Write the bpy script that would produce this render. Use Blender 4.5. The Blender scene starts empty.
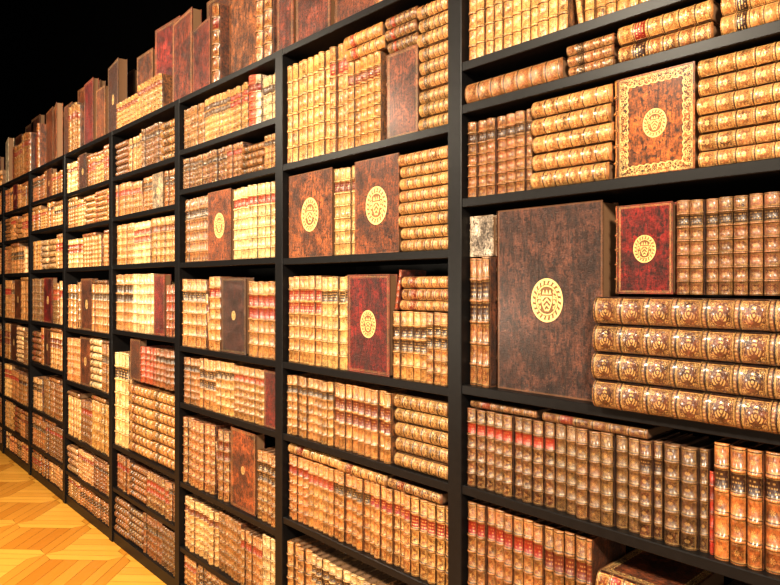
import bpy, math, random
import numpy as np
from mathutils import Vector, Matrix
random.seed(11)
R = random.random
U = random.uniform
scene = bpy.context.scene
scene.view_settings.view_transform = 'Standard'
try: scene.view_settings.look = 'Medium High Contrast'
except Exception as e: print('look', e)
scene.view_settings.exposure = 0.0

# ------------------------------------------------------------ node helpers
class NT:
    def __init__(s, name):
        s.m = bpy.data.materials.new(name); s.m.use_nodes = True
        s.t = s.m.node_tree; s.t.nodes.clear()
        s.out = s.t.nodes.new('ShaderNodeOutputMaterial')
        s.b = s.t.nodes.new('ShaderNodeBsdfPrincipled')
        s.t.links.new(s.b.outputs[0], s.out.inputs[0])
    def put(s, sock, v):
        if isinstance(v, bpy.types.NodeSocket): s.t.links.new(v, sock)
        else: sock.default_value = v
    def M(s, op, a, b=None, c=None):
        n = s.t.nodes.new('ShaderNodeMath'); n.operation = op
        s.put(n.inputs[0], a)
        if b is not None: s.put(n.inputs[1], b)
        if c is not None: s.put(n.inputs[2], c)
        return n.outputs[0]
    def add(s,a,b): return s.M('ADD',a,b)
    def sub(s,a,b): return s.M('SUBTRACT',a,b)
    def mul(s,a,b): return s.M('MULTIPLY',a,b)
    def mn(s,a,b): return s.M('MINIMUM',a,b)
    def mx(s,a,b): return s.M('MAXIMUM',a,b)
    def lt(s,a,b): return s.M('LESS_THAN',a,b)
    def gt(s,a,b): return s.M('GREATER_THAN',a,b)
    def line(s,x,c,w): return s.lt(s.M('ABSOLUTE', s.sub(x,c)), w)
    def hyp(s,a,b): return s.M('SQRT', s.add(s.mul(a,a), s.mul(b,b)))
    def mix(s, f, a, b, mode='MIX'):
        n = s.t.nodes.new('ShaderNodeMix'); n.data_type='RGBA'; n.blend_type=mode
        s.put(n.inputs[0], f); s.put(n.inputs[6], a); s.put(n.inputs[7], b)
        return n.outputs[2]
    def attr(s, name):
        n = s.t.nodes.new('ShaderNodeAttribute'); n.attribute_name = name; return n
    def noise(s, vec, scale, detail=3, rough=.6):
        n = s.t.nodes.new('ShaderNodeTexNoise'); n.inputs['Scale'].default_value = scale
        n.inputs['Detail'].default_value = detail; n.inputs['Roughness'].default_value = rough
        if vec is not None: s.t.links.new(vec, n.inputs['Vector'])
        return n.outputs[0]
    def obj(s):
        return s.t.nodes.new('ShaderNodeTexCoord').outputs['Object']
    def comb(s, x, y, z):
        n = s.t.nodes.new('ShaderNodeCombineXYZ')
        s.put(n.inputs[0],x); s.put(n.inputs[1],y); s.put(n.inputs[2],z); return n.outputs[0]
    def maprange(s, v, a, b, c, d):
        n = s.t.nodes.new('ShaderNodeMapRange')
        s.put(n.inputs[0], v)
        for i,x in enumerate((a,b,c,d)): n.inputs[i+1].default_value = x
        return n.outputs[0]
    def sepc(s, col):
        n = s.t.nodes.new('ShaderNodeSeparateColor'); s.t.links.new(col, n.inputs[0]); return n.outputs
    def uv(s):
        n = s.t.nodes.new('ShaderNodeUVMap'); n.uv_map='UVMap'
        q = s.t.nodes.new('ShaderNodeSeparateXYZ'); s.t.links.new(n.outputs[0], q.inputs[0])
        return q.outputs[0], q.outputs[1]
    def bump(s, h, strength, dist):
        n = s.t.nodes.new('ShaderNodeBump'); n.inputs['Strength'].default_value=strength
        n.inputs['Distance'].default_value=dist
        s.t.links.new(h, n.inputs['Height']); s.t.links.new(n.outputs[0], s.b.inputs['Normal'])

GOLD = (0.95,0.57,0.20,1)
def leather_base(N, o, lo=.25, hi=1.6):
    c = N.attr('bcol').outputs['Color']
    big = N.noise(o, 26, 5, .75); sm = N.noise(o, 170, 4, .75)
    k = N.mul(N.maprange(big,.34,.66,lo,hi), N.maprange(sm,.35,.62,.45,1.3))
    kc = N.comb(k,k,k)
    return N.mix(1.0, c, kc, 'MULTIPLY'), big, sm

# spine: gold tooled compartments between raised bands, title label
def spine_mat():
    N = NT('gilt_tooled_leather_spine'); o = N.obj()
    base, big, sm = leather_base(N, o)
    u, v = N.uv()
    par = N.attr('bpar'); ps = N.sepc(par.outputs['Color'])
    goldk, seed, nlab = ps[0], ps[1], ps[2]
    lab = N.attr('blab').outputs['Color']
    fv = N.M('FRACT', v); iv = N.M('FLOOR', v)
    wob = N.mul(N.sub(N.noise(o, 420, 1), .5), .05)
    u2 = N.add(u, wob); f2 = N.add(fv, wob)
    eu = N.mn(u2, N.sub(1.0,u2)); ev = N.mn(f2, N.sub(1.0,f2))
    de = N.mn(eu, ev)
    frame = N.mx(N.line(de,.140,.016), N.line(de,.19,.007))
    dx = N.sub(u2,.5); dy = N.sub(f2,.5); r = N.hyp(dx,dy)
    phi = N.M('ARCTAN2', dy, dx)
    kk = N.M('FLOOR', N.add(3.0, N.mul(seed, 4.9)))
    pet = N.add(.16, N.mul(.085, N.M('COSINE', N.mul(phi, kk))))
    ros = N.mul(N.lt(r, pet), N.gt(N.M('SINE', N.mul(r, 75.0)), -.25))
    ros = N.mx(ros, N.mul(N.line(r, .27, .010), N.gt(N.M('SINE', N.mul(phi, 14.0)), -.2)))
    q = N.hyp(N.sub(eu,.25), N.sub(ev,.25))
    cor = N.mx(N.lt(q,.035), N.line(q,.068,.010))
    flr = N.mx(ros, cor)
    vn = N.t.nodes.new('ShaderNodeTexVoronoi'); vn.inputs['Scale'].default_value = 9
    N.t.links.new(N.comb(N.M('ABSOLUTE',dx), N.M('ABSOLUTE',dy), N.mul(seed,9.0)), vn.inputs['Vector'])
    vd = vn.outputs['Distance']
    lat = N.mul(N.mx(N.line(vd,.36,.05), N.lt(vd,.11)), N.gt(de,.2))
    lat = N.mx(lat, N.mul(N.lt(r,.12), N.gt(N.M('COSINE', N.mul(phi,6.0)), -.3)))
    rich = N.gt(seed, .45)
    orn = N.add(N.mul(rich, lat), N.mul(N.sub(1.0,rich), flr))
    isl = N.mx(N.line(iv, 1.0, .3), N.mul(N.line(iv,2.0,.3), N.gt(nlab,.7)))
    isl = N.mul(isl, N.gt(nlab,.2))
    inl = N.mul(isl, N.gt(ev,.09))
    rows = N.mul(fv, 5.0)
    fr = N.M('FRACT', rows); ir = N.M('FLOOR', rows)
    tn = N.noise(N.comb(N.mul(u,9.0), N.add(N.mul(ir, 3.7), N.mul(iv,11.0)), N.mul(seed, 40.0)), 2.6, 0)
    txt = N.mul(N.mul(N.line(fr,.5,.2), N.gt(tn,.52)), N.mul(N.gt(eu,.18), N.gt(ev,.2)))
    pat = N.add(N.mul(isl, N.mx(txt, N.line(de,.12,.010))), N.mul(N.sub(1.0,isl), N.mx(orn, frame)))
    band = N.mul(N.lt(ev,.04), N.gt(N.M('SINE', N.mul(u, 70.0)), .1))
    fil = N.line(ev,.105,.010)
    pat = N.mx(pat, N.mx(N.mul(band,.6), fil))
    wear = N.mul(N.maprange(N.noise(o, 75, 3), .36, .5, .45, 1.0), N.maprange(sm,.35,.5,.6,1))
    g = N.mul(N.mul(pat, goldk), wear)
    col = N.mix(inl, base, lab)
    bandw = N.mul(N.lt(ev,.05), .16)
    col = N.mix(bandw, col, (0.45,.24,.10,1), 'SCREEN')
    col = N.mix(N.mul(N.line(ev,.09,.028), .9), col, (.010,.004,.002,1))  # groove shade beside the raised bands, painted into the colour
    col = N.mix(N.mul(N.lt(eu,.085), .94), col, (.006,.002,.001,1))  # dark spine edges: shade of the gaps between books, painted in
    col = N.mix(g, col, GOLD)
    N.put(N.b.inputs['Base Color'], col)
    N.put(N.b.inputs['Metallic'], N.mul(g,.4))
    N.put(N.b.inputs['Roughness'], N.maprange(big,.3,.7,.26,.42))
    N.put(N.b.inputs['Specular IOR Level'], .5)
    N.b.inputs['Coat Weight'].default_value = .35; N.b.inputs['Coat Roughness'].default_value = .16
    N.bump(N.add(N.mul(sm,.9), N.mul(pat,-.35)), .8, .0025)
    return N.m

def cover_mat():
    N = NT('tooled_leather_cover'); o = N.obj()
    base, big, sm = leather_base(N, o, .35, 1.55)
    u, v = N.uv()
    par = N.attr('bpar'); ps = N.sepc(par.outputs['Color'])
    goldk, seed = ps[0], ps[1]
    cp = N.attr('bcov'); cs = N.sepc(cp.outputs['Color'])   # r: medallion radius, g: border width, b: aspect
    mr, bw, asp = cs[0], cs[1], cs[2]
    x = N.mul(N.sub(u,.5), asp); y = N.sub(v,.5)
    wob = N.mul(N.sub(N.noise(o, 260, 1), .5), .006)
    ex = N.mul(N.mn(u, N.sub(1.0,u)), asp); ey = N.mn(v, N.sub(1.0,v))
    de = N.add(N.mn(ex,ey), wob)
    l1 = N.mx(N.line(de,.022,.0022), N.line(de,.034,.0014))
    l1 = N.mul(l1, N.gt(bw,.001))
    inb = N.mul(N.mul(N.lt(de, N.add(.018,bw)), N.gt(de,.022)), N.gt(bw,.02))
    def vor(scale, vec):
        vn = N.t.nodes.new('ShaderNodeTexVoronoi'); vn.inputs['Scale'].default_value = scale
        N.t.links.new(vec, vn.inputs['Vector']); return vn.outputs['Distance']
    sv = N.comb(N.M('ABSOLUTE',x),N.M('ABSOLUTE',y),seed)
    vd = vor(24, sv); vd2 = vor(58, sv)
    orn = N.mx(N.mx(N.line(vd,.40,.05), N.lt(vd,.12)), N.line(vd2,.38,.06))
    scal = N.add(N.add(.012,bw), N.mul(.014, N.M('ABSOLUTE', N.M('SINE', N.mul(N.add(x,y), 44.0)))))
    bord = N.mul(inb, orn)
    bord = N.mx(bord, N.mul(N.line(de, scal, .0045), N.gt(bw,.02)))
    # oval armorial medallion: beaded rim, laurel ring, crowned shield
    xm = N.mul(x, 1.18); mr1 = N.mx(mr,.0001)
    nx = N.M('DIVIDE', N.M('ABSOLUTE',x), mr1); ny = N.M('DIVIDE', y, mr1)
    r = N.M('DIVIDE', N.hyp(xm,y), mr1)
    phi = N.M('ARCTAN2', y, xm)
    ring = N.mx(N.line(r,.95,.05), N.line(r,.66,.03))
    tick = N.mul(N.line(r,.81,.08), N.gt(N.M('SINE', N.add(N.mul(phi, 20.0), N.mul(r,9.0))), -.2))
    shw = N.sub(.30, N.mul(.5, N.M('POWER', N.mx(N.sub(.05,ny),0.0), 1.6)))      # shield half width
    insh = N.mul(N.mul(N.lt(nx, shw), N.lt(ny,.20)), N.gt(ny,-.5))
    edge = N.mul(insh, N.mx(N.gt(nx, N.sub(shw,.06)), N.mx(N.gt(ny,.14), N.gt(N.M('SINE', N.mul(N.add(nx,ny), 26.0)),.2))))
    crown = N.mul(N.mul(N.lt(nx,.26), N.gt(ny,.27)), N.lt(ny, N.add(.38, N.mul(.10, N.M('COSINE', N.mul(nx, 36.0))))))
    vm = vor(6.0, N.comb(nx,ny,seed))
    leaf = N.mul(N.mul(N.line(vm,.38,.14), N.lt(r,.6)), N.mul(N.gt(nx,.33), N.lt(ny,.45)))
    crest = N.mx(N.mx(edge, crown), leaf)
    disc = N.mul(N.lt(r,1.0), N.gt(mr,.005))
    medl = N.mul(N.mx(N.mx(ring,tick),crest), disc)
    pat = N.mx(N.mx(N.mul(l1,.8),bord), medl)
    wear = N.maprange(N.noise(o, 60, 3), .33, .48, .6, 1.0)
    g = N.mul(N.mul(pat, N.mx(goldk, disc)), wear)
    scr = N.noise(o, 9, 7, .8)
    col = N.mix(N.maprange(scr,.42,.60,0,.8), base, (.014,.006,.004,1))
    st = N.noise(N.comb(N.mul(u,34.0), N.mul(v,7.0), N.mul(seed,9.0)), 1.0, 6, .75)
    col = N.mix(N.maprange(st,.50,.58,0,.75), col, (.010,.005,.003,1))
    col = N.mix(N.maprange(st,.38,.30,0,.25), col, (.35,.16,.07,1))
    pits = N.noise(o, 95, 2, .5)
    col = N.mix(N.maprange(pits,.55,.66,0,.85), col, (.010,.004,.003,1))
    scuf = N.noise(o, 55, 4, .7)
    col = N.mix(N.maprange(scuf,.66,.72,0,.35), col, (.42,.24,.13,1))
    col = N.mix(N.mul(N.lt(de,.010),.3), col, (.30,.13,.05,1))
    col = N.mix(N.mul(disc,.4), col, (.36,.16,.04,1))
    col = N.mix(g, col, (.98,.66,.26,1))
    N.put(N.b.inputs['Base Color'], col)
    N.put(N.b.inputs['Metallic'], N.mul(g,.35))
    N.put(N.b.inputs['Roughness'], N.maprange(big,.3,.7,.34,.52))
    N.b.inputs['Coat Weight'].default_value = .15; N.b.inputs['Coat Roughness'].default_value = .25
    N.bump(N.add(N.add(N.mul(sm,.9), N.mul(st,1.0)), N.mul(pat,-.3)), 1.0, .006)
    return N.m

def page_mat():
    N = NT('page_block_paper'); o = N.obj()
    c = N.attr('blab').outputs['Alpha']
    n = N.noise(o, 700, 2)
    col = N.mix(n, (.09,.045,.02,1), (.22,.12,.06,1))
    col = N.mix(N.gt(c,.7), col, (.33,.06,.035,1))
    N.put(N.b.inputs['Base Color'], col); N.b.inputs['Roughness'].default_value=.85
    return N.m
MS, MC, MP = spine_mat(), cover_mat(), page_mat()

# ------------------------------------------------------------ book builder
_cache = {}
def topo(n, nc):
    if (n,nc) in _cache: return _cache[(n,nc)]
    lev=[0.0]; pro=[0.0]; w=.085
    for j in range(1,nc):
        b=j/nc
        lev += [b-w/nc, b-.55*w/nc, b+.55*w/nc, b+w/nc]; pro += [0,1,1,0]
    lev.append(1.0); pro.append(0.0)
    lev.insert(1,.012); pro.insert(1,.5); lev.insert(-1,.988); pro.insert(-1,.5)
    lev[0]=0; pro[0]=.5; pro[-1]=.5
    lev=np.array(lev); pro=np.array(pro)
    F=[]; UVs=[]; mats=[]
    L=len(lev)
    uu=np.linspace(0,1,n+1)
    for a in range(L-1):
        for i in range(n):
            F.append((a*(n+1)+i, a*(n+1)+i+1, (a+1)*(n+1)+i+1, (a+1)*(n+1)+i))
            v0=(1-lev[a])*nc; v1=(1-lev[a+1])*nc
            UVs += [(uu[i],v0),(uu[i+1],v0),(uu[i+1],v1),(uu[i],v1)]; mats.append(0)
    base=L*(n+1)
    F.append(tuple((L-1)*(n+1)+i for i in range(n+1))); UVs += [(.5,.02)]*(n+1); mats.append(0)
    F.append(tuple(i for i in range(n,-1,-1))); UVs += [(.5,.02)]*(n+1); mats.append(0)
    bx=[(0,3,2,1),(4,5,6,7),(0,1,5,4),(1,2,6,5),(2,3,7,6),(3,0,4,7)]
    for k in range(3):
        o=base+k*8
        for fi,f in enumerate(bx):
            F.append(tuple(o+x for x in f))
            if k<2:
                mats.append(1)
                if fi==3: UVs += [(0,0),(1,0),(1,1),(0,1)]
                elif fi==5: UVs += [(1,0),(0,0),(0,1),(1,1)]
                else: UVs += [(.2,.5)]*4
            else:
                mats.append(2); UVs += [(0,0)]*4
    r=(lev,pro,F,UVs,mats); _cache[(n,nc)]=r; return r

class Mass:
    def __init__(s): s.V=[];s.F=[];s.UV=[];s.M=[];s.A=[[],[],[],[]];s.nv=0
    def book(s, O, X, Y, Z, t, h, d, col, lab=(.12,.012,.008), gold=.8, nc=6, n=8, nlab=.5,
             med=0.0, bw=0.0, seed=None, redpage=0.0, bulge=None):
        lev,pro,F,UVs,mats = topo(n,nc)
        b = bulge if bulge is not None else min(t*.36,.018)
        bp = min(.0055, t*.13)
        bt = min(.0035, t*.12)
        a=(np.linspace(0,1,n+1)-.5)*math.pi*.96
        ca=math.cos(math.pi*.48); sa=math.sin(math.pi*.48)
        px=t/2*(1+np.sin(a)/sa*.985); cy=(np.cos(a)-ca)/(1-ca)
        P=np.zeros((len(lev),n+1,3))
        P[:,:,0]=px[None,:]
        P[:,:,1]=-b*cy[None,:]-bp*pro[:,None]*(.25+.75*cy[None,:])+.002
        P[:,:,2]=(lev*h)[:,None]
        P=P.reshape(-1,3)
        def box(x0,x1,y0,y1,z0,z1):
            return np.array([(x0,y0,z0),(x1,y0,z0),(x1,y1,z0),(x0,y1,z0),(x0,y0,z1),(x1,y0,z1),(x1,y1,z1),(x0,y1,z1)])
        P=np.vstack([P, box(0,bt,.0015,d,0,h), box(t-bt,t,.0015,d,0,h), box(bt,t-bt,.001,d-.004,.004,h-.005)])
        Mx=np.array([X,Y,Z],dtype=float)
        W=P@Mx+np.array(O,dtype=float)
        s.V.append(W); o=s.nv
        s.F += [tuple(o+i for i in f) for f in F]
        s.UV += UVs; s.M += mats
        k=len(P); s.nv+=k
        sd = R() if seed is None else seed
        s.A[0].append(np.tile([col[0],col[1],col[2],1.0],(k,1)))
        s.A[1].append(np.tile([lab[0],lab[1],lab[2],redpage],(k,1)))
        s.A[2].append(np.tile([gold,sd,nlab,1.0],(k,1)))
        s.A[3].append(np.tile([med,bw,d/h,1.0],(k,1)))
    def make(s, name):
        me=bpy.data.meshes.new(name)
        me.from_pydata(np.vstack(s.V).tolist(),[],s.F)
        uv=me.uv_layers.new(name='UVMap'); uv.data.foreach_set('uv', np.array(s.UV,dtype=np.float32).ravel())
        me.polygons.foreach_set('material_index', np.array(s.M,dtype=np.int32))
        me.polygons.foreach_set('use_smooth', np.array([m==0 for m in s.M],dtype=bool))
        for nm,A in zip(('bcol','blab','bpar','bcov'), s.A):
            at=me.attributes.new(nm,'FLOAT_COLOR','POINT')
            at.data.foreach_set('color', np.vstack(A).astype(np.float32).ravel())
        for m in (MS,MC,MP): me.materials.append(m)
        me.update()
        ob=bpy.data.objects.new(name,me); scene.collection.objects.link(ob); return ob

def upright(m,x,z,t,h,d,y=None,lean=0,**k):
    y = .022+R()*.014 if y is None else y
    c,s_=math.cos(lean),math.sin(lean)
    m.book((x,y,z),(c,0,-s_),(0,1,0),(s_,0,c),t,h,d,**k)
def lying(m,x0,z,t,L,d,y=None,**k):
    y = .022+R()*.012 if y is None else y
    m.book((x0+L,y,z),(0,0,1),(0,1,0),(-1,0,0),t,L,d,**k)
def facing(m,x,z,t,h,w,y=.02,yaw=0,tilt=0,**k):
    Rm=Matrix.Rotation(yaw,3,'Z')@Matrix.Rotation(-tilt,3,'X')
    m.book((x,y+t,z),tuple(Rm@Vector((0,-1,0))),tuple(Rm@Vector((1,0,0))),tuple(Rm@Vector((0,0,1))),t,h,w,**k)

# palettes (linear)
TAN=[(.38,.16,.045),(.48,.24,.085),(.33,.125,.034),(.56,.33,.15),(.37,.14,.038),(.26,.09,.024)]
HON=[(.29,.095,.024),(.23,.075,.018),(.34,.125,.034),(.17,.053,.014)]
BRN=[(.17,.046,.014),(.12,.032,.012),(.22,.06,.018),(.09,.025,.010),(.26,.07,.019)]
DRK=[(.085,.026,.014),(.06,.018,.011),(.11,.034,.018)]
RED=[(.30,.018,.010),(.20,.012,.008),(.36,.028,.014)]
LAB=[(.18,.010,.006),(.10,.012,.006),(.22,.018,.010),(.03,.010,.006),(.03,.012,.006)]
def jit(c,a=.2):
    k=1+U(-a,a); return tuple(min(1,x*k*(1+U(-.06,.06))) for x in c)
def near(x): return 8 if x>-2.4 else (6 if x>-4.4 else 4)

def fill(m,x0,x1,z,h,pal,hv=.12,t=(.026,.045),gold=(.4,.8),stack=.12,top=0,cl=None,pagered=0,setlen=(4,10),fixed=False):
    x=x0
    while x < x1-.012:
        col=jit(random.choice(pal),.2); lab=random.choice(LAB); g=U(*gold); nl=U(.0,1); sd=R(); nc=random.choice((5,6,6,7))
        hh=h if fixed else h*U(1-hv,1)
        if R()<stack and x1-x>.22:
            L=min(x1-x, U(.20,.27)); zz=z
            tt=U(.034,.055); n_=int((cl or h)*.95/tt)
            for i in range(n_):
                lying(m,x+U(0,.012),zz,tt*.97,L-.014,.16,col=jit(col),lab=lab,gold=g,seed=sd,nlab=nl,nc=nc,n=near(x)); zz+=tt
            x+=L; continue
        t0=U(*t); n_=random.randint(*setlen); xs=x
        for i in range(n_):
            tt=t0*U(.92,1.08)
            if x+tt>x1: 
                rem=x1-x
                if rem>.014: upright(m,x,z,rem-.001,hh,hh*.6,col=jit(col),lab=lab,gold=g,seed=sd,nlab=nl,nc=nc,n=near(x))
                x=x1; break
            upright(m,x,z,tt-.0008,hh*U(.985,1),min(hh*.65,.3),col=jit(col),lab=lab,gold=g*U(.8,1.1),seed=sd,nlab=nl,nc=nc,n=near(x),
                    redpage=pagered)
            x+=tt
        if not fixed and R()<.14 and x1-x>.12:      # a slim volume leaning on its neighbours
            tt=.016; hq=hh*U(.75,.9); ln=-.14
            upright(m,x+math.sin(-ln)*hq+.001,z+.001,tt,hq,.15,lean=ln,col=jit(random.choice(pal)),gold=g,n=near(x))
            x+=math.sin(-ln)*hq+tt+.004
        if top and cl and cl-hh>.03 and x-xs>.14 and R()<top:
            L=min(x-xs,.26)-.01; tt=min(cl-hh-.004,U(.025,.045))
            c2=random.choice(pal)
            lying(m,xs+.003,z+hh+.001,tt,L,.15,col=jit(c2),lab=lab,gold=g,n=near(x))
def stackf(m,x0,x1,z,n_,tt,pal,gold=.7,nc=6,var=.05,dep=.18,y=None,**k):
    zz=z; col=random.choice(pal); sd=k.pop('seed',R()); lab=random.choice(LAB)
    for i in range(n_):
        th=tt*(1+U(-var,var))
        lying(m,x0+U(0,.010),zz,th*.975,(x1-x0)-.012-U(0,.008),dep,y=y,col=jit(col,.15),lab=lab,gold=gold,seed=sd,nc=nc,n=near(x0),**k); zz+=th
    return zz

# ------------------------------------------------------------ bookcase
P0=-.361; PW=.056; BT=.028; TOP=2.67; DEP=.40
bays={
 0:[2.36,2.10,1.79,1.36,1.05,.72,.36],
 1:[2.359,2.227,1.938,1.3605,1.051,.70,.34],
 2:[2.18,1.783,1.346,1.043,.69,.34],
 3:[2.392,2.18,1.79,1.344,1.041,.618,.27],
 4:[2.37,2.11,1.799,1.381,.64,.36],
 5:[2.365,2.10,1.798,1.346,.948,.535,.26],
 6:[2.39,2.14,1.80,1.36,1.00,.60,.28],
 7:[2.38,2.10,1.78,1.35,.95,.58,.28],
 8:[2.38,2.10,1.78,1.35,.95,.58,.28]}
cv=[];cf=[]
def cbox(x0,x1,y0,y1,z0,z1):
    o=len(cv)
    cv.extend([(x0,y0,z0),(x1,y0,z0),(x1,y1,z0),(x0,y1,z0),(x0,y0,z1),(x1,y0,z1),(x1,y1,z1),(x0,y1,z1)])
    for f in [(0,3,2,1),(4,5,6,7),(0,1,5,4),(1,2,6,5),(2,3,7,6),(3,0,4,7)]: cf.append(tuple(o+i for i in f))
def bayx(b): return (P0-b+PW/2, P0-b+1-PW/2)
for i in range(-1,9):
    x=P0-i; cbox(x-PW/2,x+PW/2,-.004,DEP,0,TOP)
xl=P0-8-PW/2; xr=P0+1+PW/2
cbox(xl,xr,-.002,DEP,TOP-BT,TOP)
cbox(xl,xr,DEP,DEP+.015,0,TOP)
for b,rows in bays.items():
    a,c=bayx(b)
    for z in rows: cbox(a-.002,c+.002,0,DEP,z-BT,z)
    cbox(a-.002,c+.002,0.004,DEP,0,.07)
me=bpy.data.meshes.new('bookcase'); me.from_pydata(cv,[],cf)
bc=bpy.data.objects.new('bookcase',me); scene.collection.objects.link(bc)
N=NT('black_painted_steel'); o=N.obj()
N.put(N.b.inputs['Base Color'], N.mix(N.noise(o,40,3),(.005,.0045,.0045,1),(.010,.009,.009,1)))
N.b.inputs['Roughness'].default_value=.4; N.b.inputs['Specular IOR Level'].default_value=.2
me.materials.append(N.m)
bv=bc.modifiers.new('bevel','BEVEL'); bv.width=.0018; bv.segments=1

# ------------------------------------------------------------ books
m=Mass()
E=.004
folios=[]
def folio(name,x,z,t,h,w,y=.02,yaw=0,tilt=0,**k):
    q=Mass(); facing(q,x,z+.0006,t,h,w,y,yaw,tilt,**k); folios.append(q.make(name))

# bay 0 (right of the picture)
a,c=bayx(0)
for i,z in enumerate(bays[0]+[.07]):
    up=TOP if i==0 else bays[0][i-1]; cl=up-BT-z
    fill(m,a+E,c-E,z,min(cl*.9,.30),BRN+HON,cl=cl)
# ---- bay 1
a,c=bayx(1); r=bays[1]
fill(m,a+E,c-E,r[0],.262,[(.36,.14,.04)],hv=.03,t=(.028,.034),gold=(.6,.8),stack=0,setlen=(8,14))
z=r[1]
lying(m,a+.008,z,.066,.335,.2,col=(.19,.06,.02),gold=.35,nc=7,nlab=.1,seed=.8)
stackf(m,-.975,-.83,z,3,.030,BRN,.5,nc=5)
for q in range(2):
    stackf(m,-.825,-.585,z+q*.048,1,.048,HON,.8); stackf(m,-.58,c-.005,z+q*.048,1,.048,HON,.8)
z=r[2]
fill(m,a+E,-1.092,z,.235,[(.19,.056,.02)],hv=.02,t=(.034,.036),gold=(.3,.4),stack=0,setlen=(8,9),fixed=True)
stackf(m,-1.088,-.838,z,5,.0495,[(.30,.11,.032)],.6,nlab=.1,seed=.3)
folio('gilt_framed_leather_book',-.829,z,.04,.252,.193,med=.14,bw=.085,col=(.42,.11,.018),gold=1.0)
stackf(m,-.628,-.378,z,6,.042,[(.26,.095,.03)],.8,nlab=.1,seed=.9)
z=r[3]
fill(m,a+E,-1.232,z,.395,[(.19,.058,.02)],hv=.01,t=(.03,.034),gold=(.3,.4),stack=0,fixed=True)
facing(m,-1.325,z+.397,.02,.125,.090,y=.03,col=(.75,.6,.45),gold=.3,bw=.015)
folio('large_leather_folio_book',-1.222,z,.085,.532,.344,y=.035,med=.116,bw=0,col=(.105,.036,.020),gold=.2)
stackf(m,-.868,-.375,z,4,.070,[(.10,.034,.016)],.38,nc=7,nlab=.1,dep=.3,y=-.022,seed=.2,var=.02)
zz=z+.287
folio('red_leather_book',-.829,zz,.03,.222,.142,med=.155,bw=.012,col=(.25,.012,.008),gold=.9)
fill(m,-.682,c-E,zz,.222,[(.12,.036,.016)],hv=.02,t=(.030,.034),gold=(.3,.4),stack=0,setlen=(12,14),fixed=True)
z=r[4]
fill(m,a+E,-.715,z,.238,[(.09,.028,.013)],hv=.02,t=(.033,.037),gold=(.25,.4),stack=0,setlen=(7,9),fixed=True)
lying(m,-1.32,z+.239,.024,.24,.15,col=(.14,.05,.022),gold=.3); lying(m,-1.05,z+.239,.026,.30,.15,col=(.09,.03,.015),gold=.3)
fill(m,-.71,-.61,z,.238,[(.08,.026,.012)],hv=.02,t=(.036,.04),gold=(.25,.35),stack=0,fixed=True)
upright(m,-.6085,z,.012,.19,.14,col=(.35,.02,.01),gold=.1)
fill(m,-.594,c-E,z,.262,[(.28,.085,.022)],hv=.03,t=(.034,.038),gold=(.3,.4),stack=0,fixed=True)
z=r[5]
fill(m,a+E,-.90,z,.30,[(.20,.06,.018)],hv=.02,t=(.032,.037),gold=(.3,.4),stack=0,setlen=(7,8),fixed=True)
stackf(m,-.885,-.66,z,3,.077,[BRN[2]],.8,dep=.28,bw=.08)
stackf(m,-.65,c-.006,z,4,.050,DRK,.4,dep=.28)
fill(m,a+E,c-E,r[6],.27,BRN); fill(m,a+E,c-E,.07,.2,BRN)
# ---- bay 2
a,c=bayx(2); r=bays[2]
z=r[0]
fill(m,a+E,-1.93,z,.42,[TAN[0],TAN[2],TAN[5]],hv=.03,t=(.036,.046),gold=(.55,.75),stack=0)
fill(m,-1.928,-1.73,z,.33,[HON[0]],hv=.02,t=(.035,.045),gold=(.5,.7),stack=0,fixed=True)
stackf(m,-1.928,-1.71,z+.331,2,.05,TAN,.6)
folio('brown_leather_book',-1.70,z,.05,.30,.155,col=(.22,.06,.025),gold=.5,bw=.012)
stackf(m,-1.705,-1.545,z+.305,3,.043,BRN,.5)
stackf(m,-1.54,-1.392,z,9,.047,[(.27,.11,.035)],.7)
z=r[1]
folio('armorial_leather_book',-2.318,z,.05,.345,.30,med=.20,bw=0.0,col=(.34,.09,.018),gold=.3)
fill(m,-2.008,-1.882,z,.335,[TAN[1]],hv=.01,t=(.030,.034),stack=0,fixed=True)
folio('armorial_leather_book',-1.878,z,.05,.345,.238,med=.20,bw=0.0,col=(.26,.065,.015),gold=.3)
stackf(m,-1.632,-1.392,z,8,.042,[(.31,.13,.045)],.75,nlab=.1)
z=r[2]
fill(m,a+E,-1.93,z,.365,TAN[:3],hv=.02,t=(.034,.042),gold=(.5,.8),stack=0)
folio('red_armorial_book',-1.922,z,.04,.362,.235,med=.14,bw=.012,col=(.23,.012,.008),gold=.5)
fill(m,-1.672,c-E,z,.235,[TAN[5],HON[2]],hv=.02,t=(.030,.034),gold=(.5,.7),stack=0,fixed=True)
lying(m,-1.635,z+.237,.035,.24,.17,col=(.25,.09,.03)); lying(m,-1.62,z+.272,.04,.22,.17,col=(.16,.05,.02)); lying(m,-1.62,z+.313,.04,.21,.17,col=(.25,.09,.03))
upright(m,-1.672,z+.24,.014,.14,.12,lean=.18,y=.03,col=(.38,.05,.02),gold=.2)
z=r[3]
fill(m,a+E,-1.665,z,.252,[TAN[2],HON[2],TAN[0]],hv=.03,t=(.032,.038),gold=(.4,.7),stack=0)
stackf(m,-1.655,-1.392,z,5,.050,[(.20,.085,.03)],.7,nlab=.1)
z=r[4]
fill(m,a+E,c-E,z,.265,[HON[2],HON[0],TAN[5]],hv=.03,t=(.032,.04),stack=0,fixed=True)
lying(m,-2.32,z+.267,.045,.34,.18,col=(.36,.17,.06)); lying(m,-1.97,z+.267,.04,.27,.18,col=(.3,.13,.045)); lying(m,-1.69,z+.267,.035,.25,.18,col=(.10,.03,.015))
fill(m,a+E,c-E,r[5],.27,TAN+HON,stack=.1); fill(m,a+E,c-E,.07,.22,HON)
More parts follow.
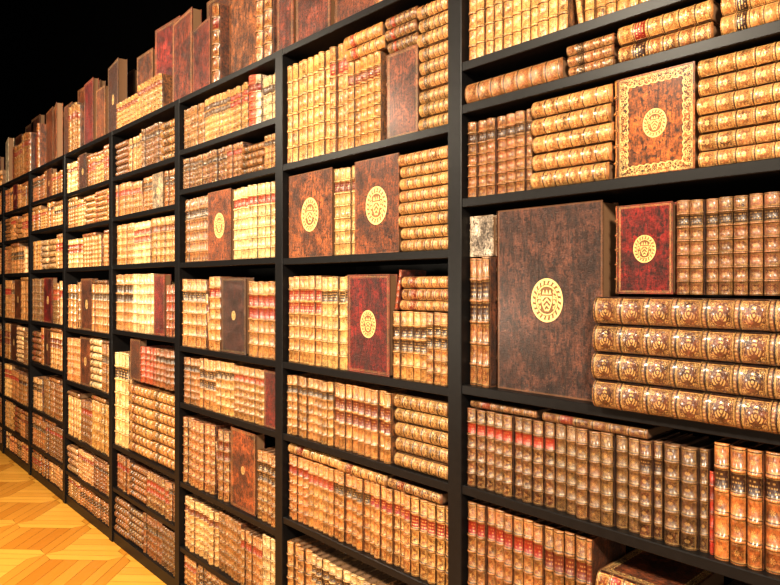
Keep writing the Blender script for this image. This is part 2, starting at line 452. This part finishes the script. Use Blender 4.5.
# ---- bay 3
a,c=bayx(3); r=bays[3]
fill(m,a+E,-2.66,r[0],.225,TAN,hv=.05,stack=.0)
upright(m,-2.655,r[0],.07,.235,.2,col=(.45,.03,.02),gold=.4); upright(m,-2.582,r[0],.04,.225,.2,col=(.6,.45,.3),gold=.1)
fill(m,-2.54,c-E,r[0],.225,[(.50,.32,.15)],gold=(.2,.4),stack=0,setlen=(3,5))
fill(m,a+E,-2.72,r[1],.165,BRN,hv=.08,stack=.0,cl=.18)
stackf(m,-2.715,-2.52,r[1],4,.035,HON,.6); fill(m,-2.515,c-E,r[1],.165,BRN[:1]+HON,hv=.08,stack=0)
z=r[2]
fill(m,a+E,-3.055,z,.34,TAN,hv=.02,stack=0,t=(.03,.036))
folio('armorial_leather_book',-3.05,z,.05,.345,.235,med=.18,bw=0,col=(.32,.08,.018),gold=.3)
fill(m,-2.80,c-E,z,.34,TAN,hv=.02,stack=0,t=(.03,.036))
z=r[3]
fill(m,a+E,-2.915,z,.37,TAN[:3]+HON[2:3],hv=.05,stack=0,t=(.045,.055))
folio('dark_leather_book',-2.905,z,.045,.36,.23,med=.06,bw=.01,col=(.075,.022,.013),gold=.4)
fill(m,-2.66,c-E,z,.35,BRN[2:3]+TAN,hv=.03,stack=0)
fill(m,a+E,-2.52,r[4],.255,TAN+HON,hv=.05,stack=0,t=(.035,.045)); 
folio('red_leather_book',-2.515,r[4],.04,.25,.13,bw=.012,med=0,col=(.18,.02,.01),gold=.6)
z=r[5]
fill(m,a+E,-2.825,z,.36,BRN,hv=.06,stack=0,t=(.045,.055))
folio('brown_leather_book',-2.815,z,.05,.372,.225,bw=.012,med=.05,col=(.36,.08,.018),gold=.5)
fill(m,-2.58,c-E,z,.31,HON,hv=.05,stack=0)
fill(m,a+E,c-E,r[6],.29,TAN+HON,stack=.1,cl=.3); fill(m,a+E,c-E,.07,.165,HON)
# ---- bay 4
a,c=bayx(4); r=bays[4]
fill(m,a+E,c-E,r[0],.24,BRN+HON,stack=.15,cl=.26)
fill(m,a+E,c-.36,r[1],.21,TAN+HON,stack=.1,cl=.22)
folio('pale_vellum_book',c-.355,r[1],.03,.205,.15,med=.1,bw=.012,col=(.55,.38,.22),gold=.6)
fill(m,c-.2,c-E,r[1],.21,TAN,stack=0)
fill(m,a+E,c-E,r[2],.26,TAN,hv=.04,stack=0,gold=(.6,.9))
fill(m,a+E,c-.34,r[3],.36,TAN,hv=.02,stack=0,cl=.39,t=(.04,.05))
folio('red_leather_book',c-.335,r[3],.04,.35,.15,bw=.012,col=(.26,.02,.01),gold=.5)
fill(m,c-.18,c-E,r[3],.33,RED+BRN,stack=0)
z=r[4]
fill(m,a+E,a+.24,z,.60,[TAN[3]],hv=.02,t=(.05,.06),stack=0,fixed=True,setlen=(8,9))
stackf(m,a+.25,a+.58,z,7,.06,[TAN[2]],.8,dep=.25); stackf(m,a+.59,c-.01,z,7,.06,[HON[2]],.8,dep=.25)
facing(m,a+.25,z+.446,.04,.25,.16,col=BRN[0],bw=.012)
fill(m,a+.42,c-.01,z+.446,.235,RED[:1]+BRN,stack=0,t=(.045,.055),gold=(.2,.5))
fill(m,a+E,c-E,r[5],.225,BRN+HON,cl=.25,stack=.1); fill(m,a+E,c-E,.07,.24,BRN+HON)
# ---- bays 5-8
for b in (5,6,7,8):
    a,c=bayx(b); r=bays[b]+[.07]
    for i,z in enumerate(r):
        up=TOP if i==0 else r[i-1]; cl=up-BT-z
        pal=TAN+HON[:1]+BRN[2:3] if i in (1,2,5) else (HON+TAN[:4]+BRN+([RED[0],RED[2]] if i==3 else []))
        if i>=5: pal=HON+TAN[:2]+BRN
        hh=min(cl*.93,.37)
        x=a+E
        if i in (3,4,0) and b in (5,6,7):
            xm=U(a+.2,c-.5); w=hh*.66
            fill(m,x,xm,z,hh,pal,stack=.1,cl=cl,t=(.035,.055))
            facing(m,xm+.002,z,.04,hh,w,col=random.choice(BRN+RED[:2]),med=.09,bw=.012,gold=.7)
            x=xm+w+.01
        fill(m,x,c-E,z,hh,pal,stack=.18,cl=cl,top=.4,hv=.25,t=(.035,.055))
m.make('shelved_antique_books')

# ---- books standing on top of the case
tm=Mass(); z=TOP+.001
def F(x,h,w,col,y=.04,yaw=0,t=.055,**k): facing(tm,x,z,t,h,w,y=y,yaw=yaw,col=col,**k)
def autofill(x,xend):
    while x<xend-.06:
        far = x<-6.3
        pal=BRN+RED+HON[3:] if not far else HON+[(.8,.6,.36)]*3+RED[:2]+BRN[:1]
        q=R()
        if q<.62:
            h=U(.30,.54); w=min(h*U(.5,.66),xend-x); yaw=U(-.22,.0)
            F(x,h,w,jit(random.choice(pal)),y=.05+U(0,.04),yaw=yaw,t=U(.03,.06),med=random.choice((0,0,.07)),bw=random.choice((0.012,.012,.03)),gold=U(.3,.9))
            if R()<.6:
                h2=U(.48,.64); F(x+w*U(.2,.6),h2,h2*.5,jit(random.choice(BRN)),y=.2,bw=.012,gold=.4,t=.04)
            x+=w*math.cos(yaw)+.004
        elif q<.88:
            n_=random.randint(2,5); h=U(.28,.46); cc=random.choice(pal)
            for i in range(n_):
                t=U(.04,.07)
                if x+t>xend: break
                upright(tm,x,z,t,h*U(.9,1),.22,col=jit(cc),gold=U(.4,.7),n=6); x+=t+.001
            x+=.005
        else:
            L=min(U(.25,.34),xend-x); zz=z
            for i in range(random.randint(3,5)):
                t=U(.045,.065); lying(tm,x,zz,t,L,.14,col=jit(random.choice(TAN+HON)),gold=.6,n=6); zz+=t+.001
            F(x+.03,.56,.26,jit(random.choice(BRN)),y=.2,bw=.012,gold=.4)
            x+=L+.01
autofill(P0-8+.05,-4.33)
# above bay 4: low pale volumes with tall covers standing behind them
x=-4.32
for i in range(14):
    t=.05; upright(tm,x,z,t-.001,.17 if i<7 else .21,.10,y=.03,col=jit(HON[2] if i<7 else TAN[2],.1),gold=.6,n=6,seed=.3); x+=t
F(-4.30,.50,.26,BRN[2],y=.145,bw=.012,gold=.6); F(-4.02,.60,.33,(.34,.03,.018),y=.15,yaw=.04,bw=.012,gold=.5)
F(-3.68,.52,.10,BRN[1],y=.15)
# bay 3 / 4 boundary
F(-3.60,.50,.30,(.26,.05,.02),y=.08,yaw=-.08,bw=.012,gold=.9); F(-3.42,.60,.30,BRN[0],y=.2,bw=.012,gold=.5)
F(-3.28,.36,.25,(.24,.04,.018),y=.05,yaw=-.1,bw=.012,gold=.5)
upright(tm,-3.02,z,.07,.40,.25,col=BRN[0],gold=.4)
F(-2.94,.54,.34,(.32,.10,.025),y=.08,yaw=-.04,bw=.0,gold=.3); F(-2.70,.60,.34,BRN[1],y=.27,bw=.012,gold=.4)
upright(tm,-2.59,z,.055,.42,.25,col=BRN[2],gold=.5); upright(tm,-2.53,z,.06,.44,.25,col=BRN[0],gold=.5)
F(-2.46,.46,.13,(.28,.05,.02),y=.05,bw=.012,gold=.5)
F(-2.31,.38,.24,(.19,.04,.018),y=.05,bw=.012,gold=.5); F(-2.05,.40,.27,(.22,.055,.02),y=.06,yaw=-.06,bw=.012,gold=.4)
autofill(-1.76,P0+.9)
tm.make('books_on_top_of_bookcase')

# ------------------------------------------------------------ floor (oak parquet)
import bmesh
bm=bmesh.new(); cl_=bm.loops.layers.float_color.new('pcol'); uvl=bm.loops.layers.uv.new('UVMap')
S=.50; ang=math.radians(45); ca,sa=math.cos(ang),math.sin(ang)
def rot(p): return (p[0]*ca-p[1]*sa-3, p[0]*sa+p[1]*ca-2.5, 0)
def quad(pts,k,dirn):
    cx=sum(p[0] for p in pts)/4; cy=sum(p[1] for p in pts)/4
    q=[]
    for p in pts:
        dx,dy=cx-p[0],cy-p[1]; L=.0012
        q.append((p[0]+math.copysign(L,dx),p[1]+math.copysign(L,dy)))
    vs=[bm.verts.new(rot(p)) for p in q]
    f=bm.faces.new(vs); rr=R()
    for l,p in zip(f.loops,pts):
        l[cl_]=(k,dirn,rr,1); l[uvl].uv=(p[0],p[1]) if dirn<.5 else (p[1],p[0])
NPL=4
for i in range(-17,18):
    for j in range(-17,18):
        x0,y0=i*S,j*S; fr=.07; di=(i+j)%2
        quad([(x0,y0),(x0+S,y0),(x0+S-fr,y0+fr),(x0+fr,y0+fr)],U(.7,1),0)
        quad([(x0+S,y0),(x0+S,y0+S),(x0+S-fr,y0+S-fr),(x0+S-fr,y0+fr)],U(.2,.4),1)
        quad([(x0+S,y0+S),(x0,y0+S),(x0+fr,y0+S-fr),(x0+S-fr,y0+S-fr)],U(.7,1),0)
        quad([(x0,y0+S),(x0,y0),(x0+fr,y0+fr),(x0+fr,y0+S-fr)],U(.2,.4),1)
        I=S-2*fr; w=I/NPL
        for k in range(NPL):
            kk=U(.0,.4) if di else U(.6,1)
            if di: quad([(x0+fr+k*w,y0+fr),(x0+fr+(k+1)*w,y0+fr),(x0+fr+(k+1)*w,y0+S-fr),(x0+fr+k*w,y0+S-fr)],kk,1)
            else: quad([(x0+fr,y0+fr+k*w),(x0+S-fr,y0+fr+k*w),(x0+S-fr,y0+fr+(k+1)*w),(x0+fr,y0+fr+(k+1)*w)],kk,0)
for co,no in (((-9.2,0,0),(-1,0,0)),((1.6,0,0),(1,0,0)),((0,-5,0),(0,-1,0)),((0,.5,0),(0,1,0))):
    bmesh.ops.bisect_plane(bm,geom=bm.verts[:]+bm.edges[:]+bm.faces[:],plane_co=co,plane_no=no,clear_outer=True)
# dark sub-floor showing in the joints between the battens
f=bm.faces.new([bm.verts.new(p) for p in ((-9.2,-5,-.004),(1.6,-5,-.004),(1.6,.5,-.004),(-9.2,.5,-.004))])
for l in f.loops: l[cl_]=(0,0,0,0)
for f in bm.faces:
    f.normal_update()
    if f.normal.z<0: f.normal_flip()
me=bpy.data.meshes.new('floor'); bm.to_mesh(me); bm.free()
fl=bpy.data.objects.new('floor',me); scene.collection.objects.link(fl)
N=NT('oak_parquet'); u,v=N.uv(); pa=N.attr('pcol'); ps=N.sepc(pa.outputs['Color'])
gr=N.noise(N.comb(N.mul(u,2.5),N.mul(v,60.0),N.mul(ps[2],30.0)),1.0,4)
c1=N.mix(ps[0],(.46,.17,.018,1),(.78,.39,.065,1))
c2=N.mix(N.mul(gr,.35),c1,(.30,.10,.012,1))
c2=N.mix(pa.outputs['Alpha'],(.03,.01,.003,1),c2)
N.put(N.b.inputs['Base Color'],c2); N.b.inputs['Roughness'].default_value=.3
N.bump(gr,.15,.001)
me.materials.append(N.m)
# wall behind, its black colour painted in for the dark, unlit room
me=bpy.data.meshes.new('wall_back'); me.from_pydata([(-9.2,.45,0),(1.6,.45,0),(1.6,.45,5),(-9.2,.45,5),(-9.2,.55,0),(1.6,.55,0),(1.6,.55,5),(-9.2,.55,5)],[],[(0,1,2,3),(5,4,7,6),(3,2,6,7),(1,5,6,2),(4,0,3,7)])
wb=bpy.data.objects.new('wall_back',me); scene.collection.objects.link(wb)
N=NT('unlit_room_black'); N.put(N.b.inputs['Base Color'],N.mix(N.noise(N.obj(),8,3),(.0004,.0004,.0004,1),(.0008,.0007,.0007,1)))
N.b.inputs['Roughness'].default_value=1; N.b.inputs['Specular IOR Level'].default_value=0
me.materials.append(N.m)

# ------------------------------------------------------------ lights
def area(name,loc,tgt,size,power,col=(1,.87,.68)):
    l=bpy.data.lights.new(name,'AREA'); l.size=size; l.energy=power; l.color=col
    ob=bpy.data.objects.new(name,l); scene.collection.objects.link(ob); ob.location=loc
    ob.rotation_euler=(Vector(tgt)-Vector(loc)).to_track_quat('-Z','Y').to_euler()
area('ceiling_lamp',(.9,-2.0,3.0),(-1.0,0,1.4),.3,175)
area('ceiling_lamp.001',(-1.6,-2.2,3.2),(-2.6,0,1.4),.3,145)
area('ceiling_lamp.002',(-4.4,-2.2,3.2),(-5.4,0,1.4),.3,185)
area('low_fill',(.2,-3.2,1.5),(-1.8,0,.9),.3,60)  # added low fill, so light reaches under the shelves
area('low_fill.001',(-3.6,-3.0,1.4),(-4.8,0,.8),.3,62)  # second added low fill, further along the bookcase
w=bpy.data.worlds.new('world'); scene.world=w; w.use_nodes=True
w.node_tree.nodes['Background'].inputs[0].default_value=(0,0,0,1)

# ------------------------------------------------------------ camera
cam=bpy.data.cameras.new('camera'); co=bpy.data.objects.new('camera',cam); scene.collection.objects.link(co)
FL=650; th=math.atan(595/FL)
cam.sensor_width=36; cam.lens=FL/780*36
co.location=(0,-1.522,1.67)
d=Vector((-math.cos(th),math.sin(th),0))
co.rotation_euler=d.to_track_quat('-Z','Y').to_euler()
cam.shift_y=-(292.5-285)/780
cam.clip_start=.05
scene.camera=co
